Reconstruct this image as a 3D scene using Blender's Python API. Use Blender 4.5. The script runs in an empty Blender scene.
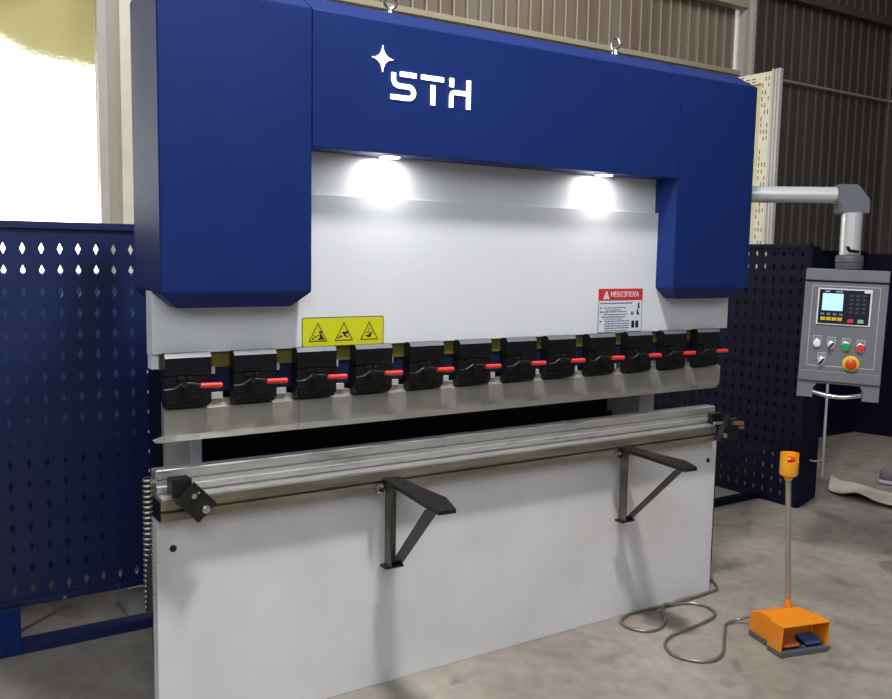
import bpy, bmesh, math, random
from mathutils import Vector, Matrix
random.seed(7)
SC = bpy.context.scene
COL = SC.collection
PI = math.pi

# ---------------------------------------------------------------- materials
def srgb(r, g, b):
    f = lambda c: (c/255/12.92) if c/255 <= 0.04045 else ((c/255+0.055)/1.055)**2.4
    return (f(r), f(g), f(b), 1)

def mat(name, col, rough=0.5, metal=0.0, col2=None, scale=6.0, detail=4, bump=0.0, bscale=60, rvar=0.08,
        emis=None, estr=0, coat=0, stretch=None, spec=0.5, lo=0.35, hi=0.7):
    m = bpy.data.materials.new(name); m.use_nodes = True
    nt = m.node_tree; N = nt.nodes; L = nt.links
    b = N['Principled BSDF']
    b.inputs['Base Color'].default_value = col
    b.inputs['Roughness'].default_value = rough
    b.inputs['Metallic'].default_value = metal
    b.inputs['Specular IOR Level'].default_value = spec
    if coat: b.inputs['Coat Weight'].default_value = coat; b.inputs['Coat Roughness'].default_value = .12
    tc = N.new('ShaderNodeTexCoord'); mp = N.new('ShaderNodeMapping')
    L.new(tc.outputs['Object'], mp.inputs['Vector'])
    if stretch: mp.inputs['Scale'].default_value = stretch
    n = N.new('ShaderNodeTexNoise'); n.inputs['Scale'].default_value = scale; n.inputs['Detail'].default_value = detail
    L.new(mp.outputs[0], n.inputs['Vector'])
    if col2 is None: col2 = tuple(c*0.93 for c in col[:3])+(1,)
    cr = N.new('ShaderNodeValToRGB'); cr.color_ramp.elements[0].position = lo; cr.color_ramp.elements[1].position = hi
    cr.color_ramp.elements[0].color = col2; cr.color_ramp.elements[1].color = col
    L.new(n.outputs['Fac'], cr.inputs['Fac']); L.new(cr.outputs['Color'], b.inputs['Base Color'])
    mr = N.new('ShaderNodeMapRange'); mr.inputs['To Min'].default_value = max(0.02, rough-rvar); mr.inputs['To Max'].default_value = min(1, rough+rvar)
    L.new(n.outputs['Fac'], mr.inputs['Value']); L.new(mr.outputs['Result'], b.inputs['Roughness'])
    if bump:
        n2 = N.new('ShaderNodeTexNoise'); n2.inputs['Scale'].default_value = bscale; n2.inputs['Detail'].default_value = 3
        L.new(mp.outputs[0], n2.inputs['Vector'])
        bp = N.new('ShaderNodeBump'); bp.inputs['Strength'].default_value = bump; bp.inputs['Distance'].default_value = 0.01
        L.new(n2.outputs['Fac'], bp.inputs['Height']); L.new(bp.outputs['Normal'], b.inputs['Normal'])
    if emis is not None:
        b.inputs['Emission Color'].default_value = emis; b.inputs['Emission Strength'].default_value = estr
    return m

M = {}
M['blue'] = mat('blue_paint', srgb(20,43,105), .5, spec=.2, bump=.06, bscale=220, col2=srgb(19,40,99), scale=3)
M['blue_lit'] = mat('lit_blue_paint', srgb(32,64,122), .5)  # brighter blue puts the missing light on the rear sheet into its colour
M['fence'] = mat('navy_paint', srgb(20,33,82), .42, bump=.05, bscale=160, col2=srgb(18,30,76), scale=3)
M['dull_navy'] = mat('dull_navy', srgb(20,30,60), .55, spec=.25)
M['fence_shaded'] = mat('dark_shaded_navy_paint', srgb(8,12,38), .55, spec=.15)  # fence navy darkened, weaker light on the right fence put into the colour
M['white'] = mat('white_paint', srgb(220,223,228), .42, bump=.05, bscale=240, col2=srgb(215,218,223), scale=2)
M['white_old'] = mat('white_paint_worn', srgb(217,217,220), .45, bump=.05, bscale=200, col2=srgb(206,205,205), scale=3, lo=.3, hi=.6)
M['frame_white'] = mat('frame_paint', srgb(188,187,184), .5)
M['steel'] = mat('ground_steel', srgb(232,232,230), .3, .82, col2=srgb(214,214,212), scale=14, stretch=(.5,6,6), rvar=.1)
M['punch'] = mat('punch_steel', srgb(188,186,178), .4, .65, col2=srgb(172,170,162), scale=9, rvar=.1)
M['tslot'] = mat('table_steel', srgb(146,140,126), .4, .6, col2=srgb(116,108,92), scale=10, stretch=(.4,4,4))
M['black'] = mat('black_oxide', srgb(24,24,29), .38, .3, col2=srgb(17,17,21), scale=20)
M['black_matte'] = mat('black_matte', srgb(20,20,24), .6)
M['dark_steel'] = mat('dark_steel', srgb(62,60,58), .35, .7, col2=srgb(46,44,42), scale=12)
M['upright'] = mat('raw_angle_steel', srgb(112,110,106), .38, .6, col2=srgb(84,82,78), scale=8)
M['charcoal'] = mat('charcoal_paint', srgb(27,26,26), .42, .2)
M['red'] = mat('red_rubber', srgb(214,52,42), .4)
M['olive'] = mat('olive_paint', srgb(112,104,44), .5, col2=srgb(96,88,36), scale=8)
M['clampgrey'] = mat('clamp_edge_grey', srgb(120,122,128), .45, .4)
M['chrome'] = mat('chrome', srgb(215,215,215), .18, 1.0)
M['yellow'] = mat('sticker_yellow', srgb(206,206,30), .45)
M['ink'] = mat('sticker_ink', srgb(24,26,18), .6)
M['redsign'] = mat('sticker_red', srgb(206,48,56), .5)
M['paper'] = mat('sticker_white', srgb(214,222,232), .5)
M['textgrey'] = mat('print_grey', srgb(92,100,116), .6)
M['glow'] = mat('letter_glow', (1,1,1,1), .5, emis=(1,1,1,1), estr=2.6)
M['led'] = mat('led_lens', (1,1,1,1), .5, emis=(1,.98,.94,1), estr=14)
M['concrete'] = None
M['pend'] = mat('pendant_grey', srgb(112,114,120), .45, bump=.05, bscale=300)
M['pend_dark'] = mat('pendant_dark_grey', srgb(78,80,86), .5)
M['pend_line'] = mat('engraved_line', srgb(190,192,196), .5)
M['alu'] = mat('aluminium_tube', srgb(205,206,208), .35, .35)
M['elbow'] = mat('elbow_grey', srgb(98,100,110), .5)
M['panelblack'] = mat('controller_black', srgb(24,26,42), .35)
M['panelwhite'] = mat('controller_bezel', srgb(225,225,228), .4)
M['screen'] = mat('lcd_screen', srgb(165,210,235), .3, emis=srgb(165,215,240), estr=.75)
M['btn_grey'] = mat('button_grey', srgb(120,124,140), .5)
M['btn_key'] = mat('keypad_key', srgb(62,66,84), .5)
M['btn_yellow'] = mat('button_yellow', srgb(226,196,30), .4)
M['btn_red'] = mat('button_red', srgb(214,64,44), .35)
M['btn_pink'] = mat('button_pink', srgb(205,60,84), .4)
M['btn_green'] = mat('button_green', srgb(30,160,84), .35)
M['btn_mint'] = mat('button_mint', srgb(150,190,175), .4)
M['btn_white'] = mat('button_white', srgb(235,235,235), .35)
M['orange'] = mat('orange_paint', srgb(240,142,22), .42, bump=.1, bscale=120)
M['yellowcup'] = mat('yellow_plastic', srgb(244,164,24), .4)
M['pedal_grey'] = mat('pedal_base_grey', srgb(84,88,96), .5)
M['pedal_blue'] = mat('pedal_blue', srgb(52,86,140), .5)
M['pedal_red'] = mat('pedal_red', srgb(190,98,70), .5)
M['pole'] = mat('dull_pole', srgb(168,162,150), .42, .55)
M['conduit'] = mat('metal_conduit', srgb(150,145,132), .38, .8)
M['cream'] = mat('cream_film', srgb(238,232,205), .4)
M['creamglass'] = mat('cream_sheet', srgb(226,216,178), .4, col2=srgb(206,198,140), scale=3)
M['frame_pvc'] = mat('white_profile', srgb(205,203,196), .4)
M['film_ink'] = mat('film_print', srgb(120,104,70), .6)
M['wall_beige'] = mat('corrugated_beige', srgb(138,128,114), .6, col2=srgb(116,102,86), scale=1.3, stretch=(1.6,1,.25), lo=.3, hi=.65)
M['wall_dark'] = mat('corrugated_dark', srgb(90,84,79), .65, col2=srgb(80,73,69), scale=1.0, stretch=(1.6,1,.3))
M['rib_lit'] = mat('lit_rib', srgb(186,178,164), .5)  # paler than the cladding, side light on the ribs painted in
M['rib_dark_lit'] = mat('lit_dark_rib', srgb(116,109,102), .6)  # slightly paler than the dark cladding, same side light painted in
M['plaster'] = mat('plaster', srgb(186,180,168), .75)
M['pillar'] = mat('pillar_paint', srgb(246,240,224), .35)
M['purlin'] = mat('purlin_paint', srgb(186,176,152), .5)
M['purlin_dark'] = mat('purlin_dark', srgb(92,84,76), .6)
M['sheet'] = mat('cardboard_sheet', srgb(216,208,194), .8, col2=srgb(204,195,180), scale=5)
M['sole'] = mat('pale_sole', srgb(190,190,192), .6)
M['shoe'] = mat('grey_fabric', srgb(120,118,124), .8)
M['rust'] = mat('rusty_rod', srgb(110,74,58), .6, .3)
M['brass'] = mat('copper_bolt', srgb(200,150,125), .3, .9)

def concrete():
    m = bpy.data.materials.new('concrete_floor'); m.use_nodes = True
    nt = m.node_tree; N = nt.nodes; L = nt.links; b = N['Principled BSDF']
    tc = N.new('ShaderNodeTexCoord')
    n1 = N.new('ShaderNodeTexNoise'); n1.inputs['Scale'].default_value = 1.6; n1.inputs['Detail'].default_value = 7; n1.inputs['Roughness'].default_value = .62
    n2 = N.new('ShaderNodeTexNoise'); n2.inputs['Scale'].default_value = 14; n2.inputs['Detail'].default_value = 6
    n3 = N.new('ShaderNodeTexNoise'); n3.inputs['Scale'].default_value = 4.5; n3.inputs['Detail'].default_value = 4; n3.inputs['Distortion'].default_value = .6
    for n in (n1, n2, n3): L.new(tc.outputs['Object'], n.inputs['Vector'])
    r1 = N.new('ShaderNodeValToRGB'); e = r1.color_ramp.elements
    e[0].position = .3; e[0].color = srgb(128,120,110); e[1].position = .72; e[1].color = srgb(168,161,151)
    L.new(n1.outputs['Fac'], r1.inputs['Fac'])
    r2 = N.new('ShaderNodeValToRGB'); e = r2.color_ramp.elements
    e[0].position = .32; e[0].color = (.74,.73,.72,1); e[1].position = .6; e[1].color = (1,1,1,1)
    L.new(n2.outputs['Fac'], r2.inputs['Fac'])
    r3 = N.new('ShaderNodeValToRGB'); e = r3.color_ramp.elements
    e[0].position = .27; e[0].color = (.5,.47,.44,1); e[1].position = .42; e[1].color = (1,1,1,1)
    L.new(n3.outputs['Fac'], r3.inputs['Fac'])
    mx = N.new('ShaderNodeMixRGB'); mx.blend_type = 'MULTIPLY'; mx.inputs[0].default_value = .7
    L.new(r1.outputs[0], mx.inputs[1]); L.new(r2.outputs[0], mx.inputs[2])
    mx2 = N.new('ShaderNodeMixRGB'); mx2.blend_type = 'MULTIPLY'; mx2.inputs[0].default_value = .75
    L.new(mx.outputs[0], mx2.inputs[1]); L.new(r3.outputs[0], mx2.inputs[2])
    last = mx2.outputs[0]
    for (sx_, sy_, rad) in ((2.07,-.13,.085),(2.62,-.42,.07),(1.55,-1.0,.09),(2.35,-1.05,.06),(3.6,-.3,.12)):
        vd = N.new('ShaderNodeVectorMath'); vd.operation = 'DISTANCE'; vd.inputs[1].default_value = (sx_, sy_, 0)
        L.new(tc.outputs['Object'], vd.inputs[0])
        ad_ = N.new('ShaderNodeMath'); ad_.operation = 'MULTIPLY_ADD'; ad_.inputs[1].default_value = .12; L.new(n2.outputs['Fac'], ad_.inputs[0]); L.new(vd.outputs['Value'], ad_.inputs[2])
        rm = N.new('ShaderNodeMapRange'); rm.inputs['From Min'].default_value = rad+.05; rm.inputs['From Max'].default_value = rad+.075; rm.inputs['To Min'].default_value = .55; rm.inputs['To Max'].default_value = 0
        L.new(ad_.outputs[0], rm.inputs['Value'])
        mm = N.new('ShaderNodeMixRGB'); L.new(rm.outputs[0], mm.inputs[0]); L.new(last, mm.inputs[1]); mm.inputs[2].default_value = srgb(92,84,76); last = mm.outputs[0]
    L.new(last, b.inputs['Base Color'])
    mr = N.new('ShaderNodeMapRange'); mr.inputs['To Min'].default_value = .42; mr.inputs['To Max'].default_value = .75
    L.new(n3.outputs['Fac'], mr.inputs['Value']); L.new(mr.outputs[0], b.inputs['Roughness'])
    bp = N.new('ShaderNodeBump'); bp.inputs['Strength'].default_value = .15; bp.inputs['Distance'].default_value = .01
    L.new(n2.outputs['Fac'], bp.inputs['Height']); L.new(bp.outputs[0], b.inputs['Normal'])
    return m
M['concrete'] = concrete()

def glass_mat():
    m = bpy.data.materials.new('hammered_glass'); m.use_nodes = True
    nt = m.node_tree; N = nt.nodes; L = nt.links
    N.remove(N['Principled BSDF']); out = N['Material Output']
    g = N.new('ShaderNodeBsdfRefraction'); g.inputs['Roughness'].default_value = .42; g.inputs['IOR'].default_value = 1.08
    tl = N.new('ShaderNodeBsdfTranslucent'); tl.inputs['Color'].default_value = (.9,.9,.86,1)
    mx = N.new('ShaderNodeMixShader'); mx.inputs[0].default_value = .06
    tc = N.new('ShaderNodeTexCoord'); v = N.new('ShaderNodeTexVoronoi'); v.inputs['Scale'].default_value = 34
    L.new(tc.outputs['Object'], v.inputs['Vector'])
    bp = N.new('ShaderNodeBump'); bp.inputs['Strength'].default_value = .35; bp.inputs['Distance'].default_value = .015
    L.new(v.outputs['Distance'], bp.inputs['Height']); L.new(bp.outputs[0], g.inputs['Normal'])
    L.new(g.outputs[0], mx.inputs[1]); L.new(tl.outputs[0], mx.inputs[2]); L.new(mx.outputs[0], out.inputs['Surface'])
    return m
M['glass'] = glass_mat()

def sky_mat():
    m = bpy.data.materials.new('overcast_daylight'); m.use_nodes = True
    nt = m.node_tree; N = nt.nodes; L = nt.links
    b = N['Principled BSDF']; b.inputs['Base Color'].default_value = (0,0,0,1)
    b.inputs['Emission Color'].default_value = (1,.98,.93,1); b.inputs['Emission Strength'].default_value = 3.2
    return m
M['skyboard'] = sky_mat()
def foliage_mat():
    m = mat('olive_awning_cloth', srgb(186,176,80), .8, col2=srgb(210,202,140), scale=2.2)
    N = m.node_tree.nodes; L = m.node_tree.links
    t = N.new('ShaderNodeBsdfTranslucent'); cr = [n for n in N if n.type == 'VALTORGB'][0]
    L.new(cr.outputs[0], t.inputs['Color'])
    mx = N.new('ShaderNodeMixShader'); mx.inputs[0].default_value = .38
    L.new(N['Principled BSDF'].outputs[0], mx.inputs[1]); L.new(t.outputs[0], mx.inputs[2])
    L.new(mx.outputs[0], N['Material Output'].inputs['Surface'])
    return m
M['awning'] = foliage_mat()

# ---------------------------------------------------------------- mesh helpers
class MB:
    def __init__(s): s.bm = bmesh.new()
    def box(s, x0, x1, y0, y1, z0, z1, bev=0):
        t = bmesh.new(); bmesh.ops.create_cube(t, size=1)
        for v in t.verts:
            v.co = Vector(((x0+x1)/2+v.co.x*(x1-x0), (y0+y1)/2+v.co.y*(y1-y0), (z0+z1)/2+v.co.z*(z1-z0)))
        if bev: bmesh.ops.bevel(t, geom=t.edges[:], offset=bev, segments=2, affect='EDGES', profile=.6)
        s.add(t); return s
    def add(s, t, mtx=None):
        if mtx is not None: t.transform(mtx)
        me = bpy.data.meshes.new('tmp'); t.to_mesh(me); t.free(); s.bm.from_mesh(me); bpy.data.meshes.remove(me); return s
    def prism(s, pts, axis, a, b, bev=0):
        """pts 2-D in the plane across 'axis' ('x': (y,z), 'y': (x,z), 'z': (x,y)), extruded a..b"""
        def P(p, c):
            return {'x': (c, p[0], p[1]), 'y': (p[0], c, p[1]), 'z': (p[0], p[1], c)}[axis]
        t = bmesh.new()
        A = [t.verts.new(P(p, a)) for p in pts]; B = [t.verts.new(P(p, b)) for p in pts]
        n = len(pts)
        t.faces.new(A); t.faces.new(B[::-1])
        for i in range(n): t.faces.new((A[i], B[i], B[(i+1) % n], A[(i+1) % n]))
        bmesh.ops.recalc_face_normals(t, faces=t.faces)
        if bev: bmesh.ops.bevel(t, geom=t.edges[:], offset=bev, segments=1, affect='EDGES')
        s.add(t); return s
    def cyl(s, p0, p1, r, r2=None, seg=20, bev=0):
        p0 = Vector(p0); p1 = Vector(p1); d = p1-p0
        t = bmesh.new(); bmesh.ops.create_cone(t, cap_ends=True, segments=seg, radius1=r, radius2=r if r2 is None else r2, depth=d.length)
        if bev:
            eds = [e for e in t.edges if abs(e.verts[0].co.z-e.verts[1].co.z) < 1e-6]
            bmesh.ops.bevel(t, geom=eds, offset=bev, segments=2, affect='EDGES')
        s.add(t, Matrix.Translation((p0+p1)/2) @ d.to_track_quat('Z', 'Y').to_matrix().to_4x4()); return s
    def tube(s, pts, r, seg=10):
        pts = [Vector(p) for p in pts]; t = bmesh.new(); rings = []
        up = Vector((0, 0, 1))
        for i, p in enumerate(pts):
            d = (pts[min(i+1, len(pts)-1)]-pts[max(i-1, 0)]).normalized()
            u = up if abs(d.dot(up)) < .9 else Vector((1, 0, 0))
            a = d.cross(u).normalized(); b = a.cross(d).normalized()
            rings.append([t.verts.new(p+a*math.cos(2*PI*k/seg)*r+b*math.sin(2*PI*k/seg)*r) for k in range(seg)])
        for i in range(len(rings)-1):
            for k in range(seg):
                t.faces.new((rings[i][k], rings[i][(k+1) % seg], rings[i+1][(k+1) % seg], rings[i+1][k]))
        t.faces.new(rings[0][::-1]); t.faces.new(rings[-1])
        bmesh.ops.recalc_face_normals(t, faces=t.faces)
        s.add(t); return s
    def lathe(s, prof, seg=28, mtx=None):
        t = bmesh.new(); rings = []
        for r, z in prof:
            rings.append([t.verts.new((r*math.cos(2*PI*k/seg), r*math.sin(2*PI*k/seg), z)) for k in range(seg)])
        for i in range(len(rings)-1):
            for k in range(seg):
                t.faces.new((rings[i][k], rings[i][(k+1) % seg], rings[i+1][(k+1) % seg], rings[i+1][k]))
        t.faces.new(rings[0][::-1]); t.faces.new(rings[-1])
        bmesh.ops.recalc_face_normals(t, faces=t.faces)
        s.add(t, mtx); return s
    def torus(s, R, r, mtx, seg=28, rs=8, a0=0, a1=2*PI):
        t = bmesh.new(); rings = []; full = abs(a1-a0-2*PI) < 1e-6; n = seg
        for i in range(n if full else n+1):
            a = a0+(a1-a0)*i/n
            rings.append([t.verts.new(((R+r*math.cos(2*PI*k/rs))*math.cos(a), (R+r*math.cos(2*PI*k/rs))*math.sin(a), r*math.sin(2*PI*k/rs))) for k in range(rs)])
        m = len(rings)
        for i in range(m if full else m-1):
            for k in range(rs):
                t.faces.new((rings[i][k], rings[(i+1) % m][k], rings[(i+1) % m][(k+1) % rs], rings[i][(k+1) % rs]))
        bmesh.ops.recalc_face_normals(t, faces=t.faces)
        s.add(t, mtx); return s
    def quad(s, *pts):
        s.bm.faces.new([s.bm.verts.new(p) for p in pts]); return s
    def build(s, name, m, parent=None, smooth=None, mtx=None):
        if mtx is not None: s.bm.transform(mtx)
        if parent is not None:
            s.bm.transform(wm(parent).inverted())
        me = bpy.data.meshes.new(name); s.bm.to_mesh(me); s.bm.free()
        me.materials.append(m)
        o = bpy.data.objects.new(name, me); COL.objects.link(o)
        if parent is not None: o.parent = parent
        if smooth:
            for p in me.polygons: p.use_smooth = True
            try: me.set_sharp_from_angle(angle=math.radians(smooth))
            except Exception: pass
        return o

def _each(s, name, m, parent=None, smooth=None, mtx=None):
    bm = s.bm; bm.verts.ensure_lookup_table(); seen = set(); isl = []
    for v in bm.verts:
        if v in seen: continue
        st = [v]; seen.add(v); g = []
        while st:
            q = st.pop(); g.append(q)
            for e in q.link_edges:
                w_ = e.other_vert(q)
                if w_ not in seen: seen.add(w_); st.append(w_)
        isl.append(g)
    out = []
    for g in isl:
        b = MB(); mp = {v: b.bm.verts.new(v.co) for v in g}; done = set()
        for v in g:
            for f in v.link_faces:
                if f not in done: done.add(f); b.bm.faces.new([mp[q] for q in f.verts])
        out.append(b.build(name, m, parent, smooth=smooth, mtx=mtx))
    bm.free(); return out
MB.each = _each

def wm(o):
    m = Matrix.LocRotScale(o.location, o.rotation_euler, o.scale)
    return wm(o.parent) @ m if o.parent else m

def tag(o, label=None, cat=None, group=None, kind=None):
    if label: o['label'] = label
    if cat: o['category'] = cat
    if group: o['group'] = group
    if kind: o['kind'] = kind
    return o

def thing(name, label, cat, loc=(0, 0, 0), rz=0, group=None):
    o = bpy.data.objects.new(name, None); COL.objects.link(o); o.location = loc; o.rotation_euler = (0, 0, rz)
    o.empty_display_size = .1
    return tag(o, label, cat, group)

def text_mesh(body, size, depth=.0006):
    c = bpy.data.curves.new('txt', 'FONT'); c.body = body; c.size = size; c.extrude = depth; c.align_x = 'CENTER'; c.align_y = 'CENTER'
    o = bpy.data.objects.new('txt', c); COL.objects.link(o)
    dg = bpy.context.evaluated_depsgraph_get(); dg.update()
    me = bpy.data.meshes.new_from_object(o.evaluated_get(dg))
    bpy.data.objects.remove(o); bpy.data.curves.remove(c)
    return me

def spline(pts, n=8):
    pts = [Vector(p) for p in pts]; out = []
    for i in range(len(pts)-1):
        p0 = pts[max(i-1, 0)]; p1 = pts[i]; p2 = pts[i+1]; p3 = pts[min(i+2, len(pts)-1)]
        for k in range(n):
            t = k/n
            out.append(.5*((2*p1)+(-p0+p2)*t+(2*p0-5*p1+4*p2-p3)*t*t+(-p0+3*p1-3*p2+p3)*t**3))
    out.append(pts[-1]); return out

FACE_Y = Matrix(((1,0,0,0),(0,0,-1,0),(0,1,0,0),(0,0,0,1)))   # local xy plane -> xz plane facing -y

# ---------------------------------------------------------------- the setting
MB().quad((-4,-5,0),(15,-5,0),(15,6,0),(-4,6,0)).build('floor', M['concrete']); fl = bpy.data.objects['floor']; tag(fl, 'stained grey concrete floor of the hall', kind='structure')

WY = 6.0
def corrugated(x0, x1, z0, z1, pitch, m, m2, y=WY, d=.03, rib=.022, flip=None):
    b = MB(); t = b.bm; x = x0; segs = []
    while x < x1:
        a = pitch-rib-.02
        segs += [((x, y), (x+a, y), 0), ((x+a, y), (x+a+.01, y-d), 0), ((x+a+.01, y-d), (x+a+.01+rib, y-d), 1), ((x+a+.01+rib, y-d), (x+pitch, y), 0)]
        x += pitch
    for (xa, ya), (xb, yb), k in segs:
        if xb > x1: break
        f = t.faces.new([t.verts.new((xa, ya, z0)), t.verts.new((xb, yb, z0)), t.verts.new((xb, yb, z1)), t.verts.new((xa, ya, z1))])
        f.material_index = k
    if flip is not None: t.transform(flip)
    return b
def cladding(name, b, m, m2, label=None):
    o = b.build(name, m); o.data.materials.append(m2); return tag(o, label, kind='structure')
# plaster part with the window opening
wl = MB()
wl.box(-4,-1.5,WY,WY+.25,0,6).box(1.27,3.4,WY,WY+.25,0,6).box(-1.5,1.27,WY,WY+.25,0,1.15).box(-1.5,1.27,WY,WY+.25,4.3,6)
w = wl.build('wall_back', M['plaster']); tag(w, 'pale plastered wall around the bright window', kind='structure')
cladding('wall_back_left', corrugated(3.4, 9.75, 0, 6.5, .18, 0, 0), M['wall_beige'], M['rib_lit'], 'beige corrugated metal cladding with ribs toned as side-lit')
cladding('wall_back_right', corrugated(10.0, 13.6, 0, 6.5, .21, 0, 0, d=.018, rib=.03), M['wall_dark'], M['rib_dark_lit'], 'dark grey-brown corrugated cladding right of the column')
cladding('wall_right', corrugated(0, 11, 0, 6.5, .21, 0, 0, y=0, d=.018, rib=.03, flip=Matrix.Translation((13.6, WY, 0)) @ Matrix.Rotation(-PI/2, 4, 'Z')), M['wall_dark'], M['rib_dark_lit'])
# column and purlins
b = MB(); b.box(9.75, 9.80, WY-.16, WY+.02, 0, 6.5).box(9.80, 9.93, WY-.10, WY+.02, 0, 6.5).box(9.93, 9.98, WY-.16, WY+.02, 0, 6.5)
tag(b.build('trim_1', M['frame_pvc']), 'pale steel column between the two claddings', kind='structure')
b = MB(); b.box(3.4, 9.75, WY-.13, WY-.03, 4.06, 4.12).box(3.4, 9.75, WY-.06, WY-.03, 3.95, 4.06)
tag(b.build('trim_2', M['purlin']), 'cream horizontal rail across the beige cladding', kind='structure')
b = MB(); b.box(3.4, 9.75, WY-.2, WY-.03, 4.95, 5.0).box(3.4, 9.75, WY-.06, WY-.03, 5.0, 5.12).box(3.4, 9.75, WY-.2, WY-.17, 5.0, 5.12)
tag(b.build('trim_3', M['purlin']), 'upper steel rail across the beige cladding', kind='structure')
b = MB(); b.box(10.0, 13.55, WY-.14, WY-.03, 5.25, 5.36)
tag(b.build('trim_4', M['purlin_dark']), 'dark upper rail on the dark cladding', kind='structure')
b = MB(); b.tube([(10.0, WY-.06, 4.12), (13.5, WY-.06, 4.10), (13.53, WY-.2, 4.10), (13.53, 1, 4.10)], .02)
tag(b.build('trim_5', M['purlin']), 'thin conduit along the dark cladding', kind='structure')
# window
wf = MB()
for a in ((-1.5,-1.42,1.15,4.3),(1.19,1.27,1.15,4.3),(-1.42,1.19,1.15,1.23),(-1.42,1.19,4.22,4.3)):
    wf.box(a[0], a[1], WY-.03, WY+.1, a[2], a[3], .006)
wo = wf.build('window_1', M['frame_pvc']); tag(wo, 'large bright window of textured glass at the left', kind='structure')
MB().box(-1.42, 1.19, WY+.03, WY+.04, 1.23, 4.22).build('pane', M['glass'], wo)
MB().box(1.385, 1.64, WY-.03, WY+.0, 0, 6, .004).build('trim_6', M['pillar']); tag(bpy.data.objects['trim_6'], 'cream pillar beside the window', kind='structure')
# outdoors behind the glass
o = MB().quad((-7,10,-1),(7,10,-1),(7,10,7.5),(-7,10,7.5)).build('overcast_sky', M['skyboard']); tag(o, 'white overcast daylight outside the window', 'sky', kind='structure')
b = MB(); t = b.bm; n = 40; V = []
for i in range(n+1):
    x = -3+5.2*i/n; r = []
    for j, (yy, zz) in enumerate(((6.29, 4.9), (7.0, 4.6), (8.2, 3.62+.16*math.sin(x*2.2+.9)+.05*math.sin(x*5)))):
        r.append(t.verts.new((x, yy+.03*math.sin(x*14), zz)))
    V.append(r)
for i in range(n):
    for j in range(2): t.faces.new((V[i][j], V[i+1][j], V[i+1][j+1], V[i][j+1]))
aw = b.build('awning', M['awning'], smooth=60); tag(aw, 'olive yellow awning cloth blurred behind the window glass', 'awning')
md = aw.modifiers.new('s', 'SOLIDIFY'); md.thickness = .006

# ---------------------------------------------------------------- perforated sheets
def perf(b, u0, u1, v0, v1, cu0, cv0, pu, pv, hw, hh, P, th, skip=None, wid=None):
    """sheet with diamond holes in cells of pu x pv starting at (cu0,cv0); P(u,v,w) maps to 3-D"""
    t = b.bm; nu = int((u1-cu0)/pu); nv = int((v1-cv0)/pv)
    cache = {}
    def V(u, v, w):
        k = (round(u, 5), round(v, 5), w)
        if k not in cache: cache[k] = t.verts.new(P(u, v, w))
        return cache[k]
    def F(*k):
        try: t.faces.new(k)
        except ValueError: pass
    def rect(a, c, d, e):
        for w in (0, th): F(V(a, d, w), V(c, d, w), V(c, e, w), V(a, e, w))
    uE = cu0+nu*pu; vE = cv0+nv*pv
    rect(u0, u1, v0, cv0); rect(u0, u1, vE, v1); rect(u0, cu0, cv0, vE); rect(uE, u1, cv0, vE)
    for i in range(nu):
        for j in range(nv):
            a = cu0+i*pu; c = a+pu; d = cv0+j*pv; e = d+pv; mu = (a+c)/2; mv = (d+e)/2
            if skip and skip(mu, mv): rect(a, c, d, e); continue
            T = (mu, mv+hh); R = (mu+hw, mv); B_ = (mu, mv-hh); L_ = (mu-hw, mv)
            for w in (0, th):
                F(V(a,d,w), V(mu,d,w), V(*B_,w), V(*L_,w), V(a,mv,w))
                F(V(mu,d,w), V(c,d,w), V(c,mv,w), V(*R,w), V(*B_,w))
                F(V(c,mv,w), V(c,e,w), V(mu,e,w), V(*T,w), V(*R,w))
                F(V(mu,e,w), V(a,e,w), V(a,mv,w), V(*L_,w), V(*T,w))
            for p, q in ((T,R),(R,B_),(B_,L_),(L_,T)):
                F(V(*p,0), V(*q,0), V(*q,th), V(*p,th))
    for p, q in (((u0,v0),(u1,v0)),((u1,v0),(u1,v1)),((u1,v1),(u0,v1)),((u0,v1),(u0,v0))):
        F(V(*p,0), V(*q,0), V(*q,th), V(*p,th))
    bmesh.ops.recalc_face_normals(t, faces=t.faces)

# left guard fence
FY = .93
g = thing('guard_fence', 'navy blue perforated guard fence left of the press, below the window', 'fence', (-.3, FY, 0))
b = MB(); perf(b, -1.01, .42, .19, 1.60, -1.003, .198, .0637, .0797, .0095, .021, lambda u, v, w: (u, FY+w, v), .003)
b.build('perforated_panel', M['fence'], g)
b = MB(); b.box(-1.03, .44, FY-.012, FY+.03, 1.585, 1.612, .002).box(-1.03, .44, FY-.012, FY+.03, .175, .20, .002).box(.42, .45, FY-.012, FY+.03, .2, 1.6, .002).box(-1.03, -1.01, FY-.012, FY+.03, .2, 1.6)
b.build('panel_frame', M['fence'], g)
MB().box(-1.0, .30, FY-.035, FY+.035, 0, .04, .003).build('foot_rail', M['fence'], g)
MB().box(-.42, -.258, FY-.04, FY-.028, .012, .18, .002).build('mounting_bracket', M['blue'], g)
MB().box(.26, .30, FY-.02, FY+.02, .03, .19).build('post', M['fence'], g)
MB().cyl((-.32, FY+.05, .03), (-.12, FY+.05, .112), .006).build('brace_rod', M['rust'], g)
b = MB()
for x in (-.36, -.1, .1): b.cyl((x, FY-.02, .187), (x, FY-.012, .187), .006)
b.each('bolt', M['chrome'], g)
# rear enclosure sheet behind it
g = thing('rear_enclosure', 'blue perforated sheet seen through the holes of the left guard fence', 'fence', (0, 1.70, 0))
b = MB(); perf(b, -1.2, .43, 0, 1.402, -1.19, .01, .0637, .0773, .0095, .021, lambda u, v, w: (u, 1.70+w, v), .003,
               skip=lambda u, v: not (abs(v-1.06) < .04 and abs(u+.165) < .035))
b.build('perforated_panel', M['blue_lit'], g)
b = MB()
for x in (-1.1, .40): b.box(x-.02, x+.02, 1.705, 1.745, 0, 1.40)
b.each('post', M['fence'], g)

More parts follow.
